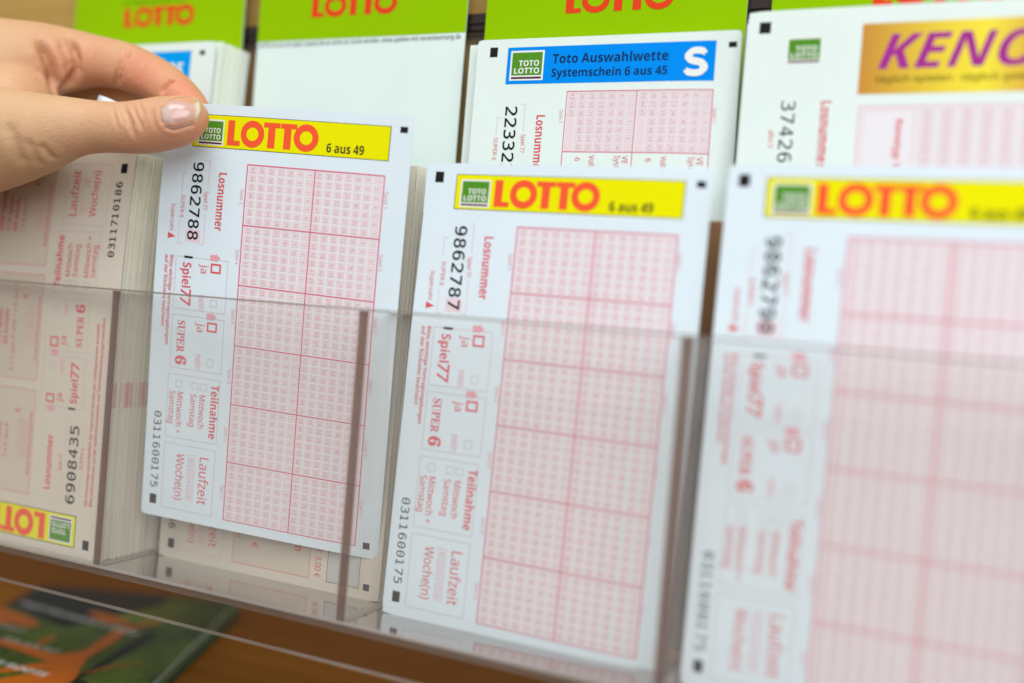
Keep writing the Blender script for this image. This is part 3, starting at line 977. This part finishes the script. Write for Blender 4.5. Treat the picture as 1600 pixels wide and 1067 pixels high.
def brochure(top):
    BW, BH = 97.5, 200.0
    # back left corner of the pile on the shelf
    x0, z0 = -144.0, -107.0
    y = -149.6
    r = empty('brochure', (x0, y - 0.5, z0), 'top brochure with orange splashes over green grass and white lettering ROOTS', 'brochure', 'brochures piled on the shelf')
    s = Sheet(BW, BH, flat_fn(x0, y, z0, BH))
    c = 'cover_picture'
    s.rect(c, 'meadow', 0, 0, BW, BH, 1, 20)
    s.quad(c, 'nightgreen', [(0, 0), (0, 37), (14, 44), (26, 53), (38, 62), (47, 50), (54, 36), (64, 22), (66, 0)], 1.5)
    s.quad(c, 'nightgreen', [(75, 56), (79, 62), (77, 80), (73.5, 100), (69.5, 121), (67.5, 119), (69.5, 100), (71, 80)], 1.7)
    s.quad(c, 'nightgreen', [(67, 121), (72, 119), (88, 138), (84, 142)], 1.7)
    o = 'orange_splash'
    for k, q in enumerate(([(0, 40), (2, 42), (14, 48), (24.9, 57), (27, 62), (24, 65), (18, 62.5), (10.4, 62.5), (0, 60)],
                           [(38.5, 35), (46, 37), (60, 44), (62, 49), (54, 51), (47, 47), (40, 40)],
                           [(20, 82), (22, 88), (36, 95), (50, 103), (58, 102), (56, 95), (46, 93), (34, 87)],
                           [(52, 93), (58, 88), (59, 72), (59.2, 59.7), (66, 48), (74, 40), (75, 43), (68, 52), (64, 62), (66, 65.7), (65, 78), (63, 95), (66, 112), (56, 112)],
                           [(36, 116), (50, 104), (62, 100), (66, 112), (54, 111), (40, 119)],
                           [(40, 127), (55, 112), (66, 110), (68, 119), (64, 140), (50, 190), (30, 190)],
                           [(36.6, 85.7), (37, 78), (38.5, 73), (41, 74.5), (40, 80), (38, 87)],
                           [(69, 112), (74, 104), (84, 96), (84.5, 96.7), (75, 105), (69.5, 113)])):
        s.quad(o, 'tangerine', q, 2.2 + 0.25 * k)
    t = 'cover_lettering'
    s.text(t + '#0', 'glosswhite', 'PARTYWUNDER & ENDE', 4.4, 33.8, 3.8, 72, bold=0.012, layer=5, ang=0.43)
    s.text(t + '#1', 'glosswhite', 'SCHRIFT', 6.0, 65.0, 3.2, 20, layer=5, ang=0.36)
    s.text(t + '#2', 'glosswhite', 'TEN NACHT', 20.6, 83.0, 3.6, 30.5, layer=5, shear=0.3, ang=0.37)
    s.text(t + '#3', 'glosswhite', 'THE ROOTS', 24.5, 107.0, 3.8, 34, bold=0.012, layer=5, ang=0.385)
    s.build(r, 'white2', 'cover_sheet', 0.7)
    mats = ['teal_edge', 'olive_edge', 'edge_b', 'teal_edge', 'olive_edge', 'meadow']
    labels = ['teal edged brochure directly under the orange and green one', 'olive edged brochure second below the orange and green cover', 'pale edged brochure in the middle of the shelf pile',
              'dark teal brochure low in the shelf pile', 'olive brochure next to lowest in the shelf pile', 'green printed brochure at the bottom of the shelf pile']
    for i in range(6):
        f = flat_fn(x0 + 0.5 * i + (0, 0.8, 0.2, 1.4, 0.6, 1.5)[i], y - 0.75 - 0.93 * i, z0 + (0, -2, 1, -1, 2, 0)[i], BH, BR - 0.005 * i)
        q = Sheet(BW, BH, f)
        v, fc = q.body(0.85, 50, 50)
        tag(mesh_obj('brochure', f(v), fc, M[mats[i]]), labels[i], 'brochure', 'brochures piled on the shelf')


brochure(True)


# ---------------------------------------------------------------- the hand
def ray(px, py):
    return RC @ np.array([(px - 800) / FPX, -(py - 533.5) / FPX, -1.0])


def at(px, py, z):
    d = ray(px, py); t = (z - CC[2]) / d[2]
    return CC + t * d


CHAINS = {
    'thumb': [(304, 183, 5, 4.6), (294, 185, 6, 6.6), (278, 190, 7, 8.1), (255, 194, 8, 8.9), (222, 199, 10, 8.8), (190, 200, 12, 8.4), (150, 199, 14, 8.7), (110, 200, 17, 10.0), (60, 208, 19, 13.2), (10, 214, 20, 16.5), (-60, 222, 22, 20), (-140, 226, 26, 24)],
    'index': [(304, 176, -11, 5.8), (286, 158, -12.5, 7.0), (262, 137, -13, 7.5), (230, 118, -13, 8.0), (194, 104, -13, 8.6), (150, 96, -12, 9.3), (105, 94, -8, 11.4), (60, 96, -2, 13.8), (10, 106, 4, 17.2), (-50, 115, 10, 21), (-140, 130, 16, 25)],
    'middle': [(232, 140, -27, 6.2), (205, 142, -28.5, 7.2), (160, 138, -29, 8.2), (105, 130, -26, 8.8), (40, 115, -14, 11), (-30, 120, -4, 16)],
    'ring': [(30, 165, -22, 6.6), (90, 140, -31, 7.2), (60, 128, -30, 8.0), (-10, 125, -20, 9.5), (-70, 130, -8, 15)],
    'little': [(-10, 170, -18, 5.6), (20, 160, -26, 6.0), (0, 146, -28, 6.8), (-50, 145, -20, 8.0), (-100, 150, -6, 14)],
    'palm': [(20, 165, 6, 16), (-60, 165, 8, 24), (-150, 175, 16, 28), (-260, 190, 34, 26), (-420, 215, 62, 26)],
}
SPH = None
def sphere(c, r, n=14, m=20):
    V = [(c[0], c[1], c[2] + r)]
    for i in range(1, n):
        t = math.pi * i / n
        for j in range(m):
            p = 2 * math.pi * j / m
            V.append((c[0] + r * math.sin(t) * math.cos(p), c[1] + r * math.sin(t) * math.sin(p), c[2] + r * math.cos(t)))
    V.append((c[0], c[1], c[2] - r))
    F = [(0, 1 + j, 1 + (j + 1) % m) for j in range(m)]
    for i in range(n - 2):
        a = 1 + i * m
        F += [(a + j, a + m + j, a + m + (j + 1) % m, a + (j + 1) % m) for j in range(m)]
    a = 1 + (n - 2) * m; e = len(V) - 1
    F += [(a + j, e, a + (j + 1) % m) for j in range(m)]
    return V, F


def hand():
    V, F = [], []
    for ch in CHAINS.values():
        P = [np.append(at(a, b, z), r) for a, b, z, r in ch]
        for i in range(len(P) - 1):
            p0, p1, p2, p3 = P[max(i - 1, 0)], P[i], P[i + 1], P[min(i + 2, len(P) - 1)]
            L = np.linalg.norm((p2 - p1)[:3]); n = max(2, int(L / 1.6))
            for k in range(n):
                t = k / n
                q = 0.5 * (2 * p1 + (p2 - p0) * t + (2 * p0 - 5 * p1 + 4 * p2 - p3) * t * t + (3 * p1 - p0 - 3 * p2 + p3) * t ** 3)
                v, f = sphere(q[:3], q[3]); o = len(V)
                V += v; F += [tuple(x + o for x in g) for g in f]
        v, f = sphere(P[-1][:3], P[-1][3]); o = len(V)
        V += v; F += [tuple(x + o for x in g) for g in f]
    root = empty('person', at(60, 180, 0), 'bare hand reaching in, pinching the corner of a white slip between thumb and index finger', 'person')
    o = mesh_obj('hand_blank', V, F, [])
    md = o.modifiers.new('remesh', 'REMESH'); md.mode = 'VOXEL'; md.voxel_size = 0.0005; md.use_smooth_shade = True
    sm = o.modifiers.new('smooth', 'SMOOTH'); sm.iterations = 34; sm.factor = 0.5
    dg = bpy.context.evaluated_depsgraph_get()
    me = bpy.data.meshes.new_from_object(o.evaluated_get(dg))
    bpy.data.objects.remove(o)
    n = len(me.vertices)
    co = np.zeros(n * 3); me.vertices.foreach_get('co', co); co = co.reshape(-1, 3)
    nr = np.zeros(n * 3); me.vertices.foreach_get('normal', nr); nr = nr.reshape(-1, 3)
    tree = BVHTree.FromPolygons([Vector(c) for c in co], [tuple(p.vertices) for p in me.polygons])

    def hit(px, py):
        h = tree.ray_cast(W(CC), W(ray(px, py) * 1000).normalized())
        return (np.array(h[0]), np.array(h[1])) if h[0] is not None else (None, None)
    # creases: (points in the photograph of the skin fold, depth mm, half width mm)
    CR = [
        ([(203, 76), (197, 90), (190, 108), (186, 124), (187, 136)], 0.75, 0.85),
        ([(193, 88), (184, 108), (180, 124), (181, 136)], 0.5, 0.7),
        ([(274, 124), (264, 130), (257, 138), (252, 148)], 0.8, 0.9),
        ([(103, 58), (113, 74), (118, 92), (118, 110), (108, 130), (92, 146)], 1.3, 1.5),
        ([(60, 62), (70, 84), (79, 106), (83, 128), (84, 147)], 1.5, 1.7),
        ([(92, 62), (100, 80), (106, 98), (104, 116)], 0.5, 1.2),
        ([(192, 162), (197, 178), (204, 196), (211, 218)], 0.42, 0.8),
        ([(206, 160), (210, 174), (218, 192), (224, 206)], 0.26, 0.7),
        ([(216, 160), (223, 176), (222, 184)], 0.2, 0.6),
        ([(62, 224), (74, 240), (88, 252)], 0.35, 1.4),
        ([(42, 216), (54, 240), (66, 262)], 0.28, 1.6),
        ([(12, 190), (24, 226), (40, 262)], 0.4, 2.2),
        ([(186, 166), (190, 182), (196, 198)], 0.2, 0.5), ([(199, 164), (205, 184), (212, 200)], 0.2, 0.5), ([(176, 168), (180, 186), (187, 206)], 0.12, 0.6),
        ([(150, 70), (146, 90), (144, 112)], 0.12, 0.8), ([(228, 100), (221, 114), (216, 130)], 0.12, 0.6), ([(236, 170), (240, 186), (246, 204)], 0.12, 0.8),
    ]
    disp = np.zeros(n)
    for pts, dep, wd in CR:
        P3 = [hit(*p)[0] for p in pts]
        P3 = [p for p in P3 if p is not None]
        if len(P3) < 2: continue
        best = np.full(n, 1e9); along = np.zeros(n); ns = len(P3) - 1
        for si, (a, b) in enumerate(zip(P3[:-1], P3[1:])):
            ab = b - a; t = np.clip(((co - a) @ ab) / (ab @ ab + 1e-12), 0, 1)
            dd = np.linalg.norm(co - (a + t[:, None] * ab), axis=1)
            along = np.where(dd < best, (si + t) / ns, along)
            best = np.minimum(best, dd)
        tp = np.clip(4.5 * np.minimum(along, 1 - along) + 0.08, 0, 1)
        w = wd * MM
        disp -= tp * 2.3 * dep * MM * np.exp(-(best / w) ** 2)
        disp += tp * 0.30 * dep * MM * np.exp(-((best - 2.1 * w) / (1.1 * w)) ** 2)   # soft swelling beside the fold
    # nail bed groove is formed after the nail shape is known
    # nail outline from cuticle to free edge
    A = [(257, 155), (252, 171), (254, 190), (262, 207)]           # cuticle, top to bottom
    B = [(302, 150), (311, 161), (313, 174), (308, 192)]           # free edge, top to bottom

    def spl(P, t):
        P = [np.array(p, float) for p in P]
        x = t * (len(P) - 1); i = min(int(x), len(P) - 2); f = x - i
        p0, p1, p2, p3 = P[max(i - 1, 0)], P[i], P[i + 1], P[min(i + 2, len(P) - 1)]
        return 0.5 * (2 * p1 + (p2 - p0) * f + (2 * p0 - 5 * p1 + 4 * p2 - p3) * f * f + (3 * p1 - p0 - 3 * p2 + p3) * f ** 3)
    nu, nv = 16, 14
    G = np.full((nu + 1, nv + 1, 3), np.nan); GN = np.zeros_like(G)
    for j in range(nv + 1):
        for i in range(nu + 1):
            ti = i / nu
            wd_ = math.sqrt(max(0.0, 1 - (1 - min(ti / 0.42, 1.0)) ** 2)) * 0.62 + 0.38
            if ti > 0.85: wd_ *= 1 - 0.22 * ((ti - 0.85) / 0.15) ** 2
            jj = 0.5 + (j / nv - 0.5) * wd_
            p = spl(A, jj) * (1 - ti) + spl(B, jj) * ti
            h, m_ = hit(*p)
            if h is not None and (i == 0 or np.isnan(G[i - 1, j, 0]) or np.linalg.norm(h - G[i - 1, j]) < 0.004):
                G[i, j] = h; GN[i, j] = m_
    for j in range(nv + 1):
        for i in range(2, nu + 1):
            if np.isnan(G[i, j, 0]):
                G[i, j] = 2 * G[i - 1, j] - G[i - 2, j]; GN[i, j] = GN[i - 1, j]
    for it in range(6):
        H = G.copy(); H[1:-1, 1:-1] = (G[:-2, 1:-1] + G[2:, 1:-1] + G[1:-1, :-2] + G[1:-1, 2:]) / 4
        G = np.where(np.isnan(H), G, H)
    # groove round the nail and sunken bed
    edge = np.vstack([G[0], G[:-3, 0], G[:-3, -1]])
    edge = edge[~np.isnan(edge[:, 0])]
    near = np.linalg.norm(co - np.nanmean(G.reshape(-1, 3), axis=0), axis=1) < 0.02
    idx = np.where(near)[0]
    dmin = np.full(n, 1.0)
    dmin[idx] = np.min(np.linalg.norm(co[idx][:, None, :] - edge[None], axis=2), axis=1)
    disp -= 0.55 * MM * np.exp(-(dmin / (0.6 * MM)) ** 2)
    disp += 0.22 * MM * np.exp(-((dmin - 1.5 * MM) / (0.9 * MM)) ** 2)
    co2 = co + nr * disp[:, None]
    off = np.array(root.location)
    me.vertices.foreach_set('co', (co2 - off).ravel())
    me.materials.clear(); me.materials.append(M['skin'])
    # warm flush at the fingertips and in the folds of the skin is a colour of the skin itself
    at_ = me.color_attributes.new('flush', 'FLOAT_COLOR', 'POINT')
    tip = [(np.array(W(at(290, 200, 8))), 0.016, 0.55), (np.array(W(at(255, 225, 8))), 0.020, 0.5), (np.array(W(at(285, 150, -8))), 0.017, 0.8), (np.array(W(at(225, 120, -8))), 0.016, 0.7), (np.array(W(at(150, 115, -8))), 0.018, 0.55), (np.array(W(at(80, 100, 0))), 0.016, 0.4), (np.array(W(at(180, 230, 8))), 0.012, 0.35)]
    fl = np.zeros(n)
    for c, r_, s_ in tip:
        fl = np.maximum(fl, s_ * np.exp(-(np.linalg.norm(co2 - c, axis=1) / r_) ** 2))
    arr = np.ones((n, 4)); arr[:, :3] = fl[:, None]
    at_.data.foreach_set('color', arr.ravel())
    for p in me.polygons: p.use_smooth = True
    ob = bpy.data.objects.new('hand', me); COL.objects.link(ob); ob.parent = root
    # the nail: a thin curved plate
    Nn = GN / (np.linalg.norm(GN, axis=2, keepdims=True) + 1e-9)
    mean_n = np.nanmean(Nn.reshape(-1, 3), axis=0)
    top, bot = [], []
    for i in range(nu + 1):
        for j in range(nv + 1):
            n_ = 0.5 * Nn[i, j] + 0.5 * mean_n
            n_ = n_ / np.linalg.norm(n_)
            e = min(j, nv - j) / (nv / 2)
            lift = (-0.05 + 0.55 * min(1, 2.2 * e)) * min(1.0, 0.25 + i / 3.0)
            q = G[i, j] + n_ * lift * MM
            top.append(q); bot.append(q - n_ * 0.45 * MM)
    k = nv + 1; nt = len(top); Fn = []
    for i in range(nu):
        for j in range(nv):
            a = i * k + j
            Fn += [(a, a + 1, a + k + 1, a + k), (nt + a, nt + a + k, nt + a + k + 1, nt + a + 1)]
    for j in range(nv):
        a = nu * k + j; Fn += [(a, a + 1, nt + a + 1, nt + a), (j, nt + j, nt + j + 1, j + 1)]
    for i in range(nu):
        a = i * k; Fn += [(a, a + k, nt + a + k, nt + a)]; a = i * k + nv; Fn += [(a, nt + a, nt + a + k, a + k)]
    wv = np.array(top + bot)
    rk = np.column_stack([wv[:, 0], wv[:, 2], -wv[:, 1]]) / MM
    nail = mesh_obj('fingernail', rk, Fn, [M['nail']], root, None, True)
    ca = nail.data.color_attributes.new('along', 'FLOAT_COLOR', 'POINT')
    al = np.array([(i / nu) for i in range(nu + 1) for j in range(nv + 1)] * 2)
    arr = np.ones((len(al), 4)); arr[:, :3] = al[:, None]
    ca.data.foreach_set('color', arr.ravel())


def skin_mat():
    m, N, L, b = new_mat('skin')
    va = N.new('ShaderNodeVertexColor'); va.layer_name = 'flush'
    tc = N.new('ShaderNodeTexCoord')
    n1 = N.new('ShaderNodeTexNoise'); n1.inputs['Scale'].default_value = 55; n1.inputs['Detail'].default_value = 4
    n2 = N.new('ShaderNodeTexVoronoi'); n2.inputs['Scale'].default_value = 900
    n3 = N.new('ShaderNodeTexNoise'); n3.inputs['Scale'].default_value = 420; n3.inputs['Detail'].default_value = 3
    for q in (n1, n2, n3): L.new(tc.outputs['Object'], q.inputs['Vector'])
    mx = N.new('ShaderNodeMix'); mx.data_type = 'RGBA'
    mx.inputs['A'].default_value = (0.64, 0.405, 0.23, 1); mx.inputs['B'].default_value = (0.68, 0.255, 0.155, 1)
    ad = N.new('ShaderNodeMath'); ad.operation = 'MULTIPLY_ADD'; ad.inputs[1].default_value = 0.45; ad.inputs[2].default_value = -0.2
    L.new(n1.outputs['Fac'], ad.inputs[0])
    a2 = N.new('ShaderNodeMath'); a2.operation = 'ADD'; a2.use_clamp = True
    L.new(ad.outputs[0], a2.inputs[0]); L.new(va.outputs['Color'], a2.inputs[1])
    L.new(a2.outputs[0], mx.inputs['Factor'])
    L.new(mx.outputs['Result'], b.inputs['Base Color'])
    b.inputs['Roughness'].default_value = 0.48
    b.inputs['Specular IOR Level'].default_value = 0.35
    b.inputs['Subsurface Weight'].default_value = 0.35
    b.inputs['Subsurface Radius'].default_value = (1.0, 0.35, 0.18)
    b.inputs['Subsurface Scale'].default_value = 0.0035
    bp = N.new('ShaderNodeBump'); bp.inputs['Strength'].default_value = 0.24; bp.inputs['Distance'].default_value = 0.0004
    a3 = N.new('ShaderNodeMath'); a3.operation = 'ADD'
    L.new(n2.outputs['Distance'], a3.inputs[0]); L.new(n3.outputs['Fac'], a3.inputs[1])
    L.new(a3.outputs[0], bp.inputs['Height']); L.new(bp.outputs[0], b.inputs['Normal'])
    return m


def nail_mat():
    m, N, L, b = new_mat('nail')
    va = N.new('ShaderNodeVertexColor'); va.layer_name = 'along'
    cr = N.new('ShaderNodeValToRGB')
    e = cr.color_ramp.elements
    e[0].position, e[0].color = 0.0, (0.66, 0.46, 0.40, 1)
    e[1].position, e[1].color = 1.0, (0.78, 0.68, 0.48, 1)
    for p, c in ((0.22, (0.66, 0.46, 0.41, 1)), (0.36, (0.62, 0.34, 0.29, 1)), (0.84, (0.66, 0.40, 0.33, 1)), (0.92, (0.76, 0.63, 0.46, 1))):
        n = e.new(p); n.color = c
    L.new(va.outputs['Color'], cr.inputs[0]); L.new(cr.outputs[0], b.inputs['Base Color'])
    b.inputs['Roughness'].default_value = 0.16
    b.inputs['Specular IOR Level'].default_value = 0.7
    b.inputs['Subsurface Weight'].default_value = 0.2
    b.inputs['Subsurface Scale'].default_value = 0.002
    return m


M['skin'] = skin_mat()
M['nail'] = nail_mat()
hand()


# bent edge of another slip caught between thumb and index finger
def caught_edge():
    P = [(155, 149, -4), (164, 152, -3.5), (174, 156, -3), (184, 161, -2.5), (200, 169, -2)]
    V, F = [], []
    for k, (px, py, z) in enumerate(P):
        a = at(px, py, z)
        for dy, dz in ((0, 0), (-1.5, 0.7), (-5, 1.2), (-9, 1.0)):
            V.append(a + np.array([0, dy, dz]))
    n = len(V)
    V += [v + np.array([0.0, 0.0, -0.2]) for v in V]
    for i in range(len(P) - 1):
        for j in range(3):
            q = i * 4 + j
            F += [(q, q + 1, q + 5, q + 4), (n + q, n + q + 4, n + q + 5, n + q + 1)]
        q = i * 4
        F += [(q, q + 4, n + q + 4, n + q), (q + 3, n + q + 3, n + q + 7, q + 7)]
    F += [(0, n, n + 1, 1), (1, n + 1, n + 2, 2), (2, n + 2, n + 3, 3)]
    o = mesh_obj('paper_slip', V, F, M['slip_white'], None, None, True)
    tag(o, 'bent white paper edge peeking out of the gap between thumb and index finger', 'slip')


caught_edge()
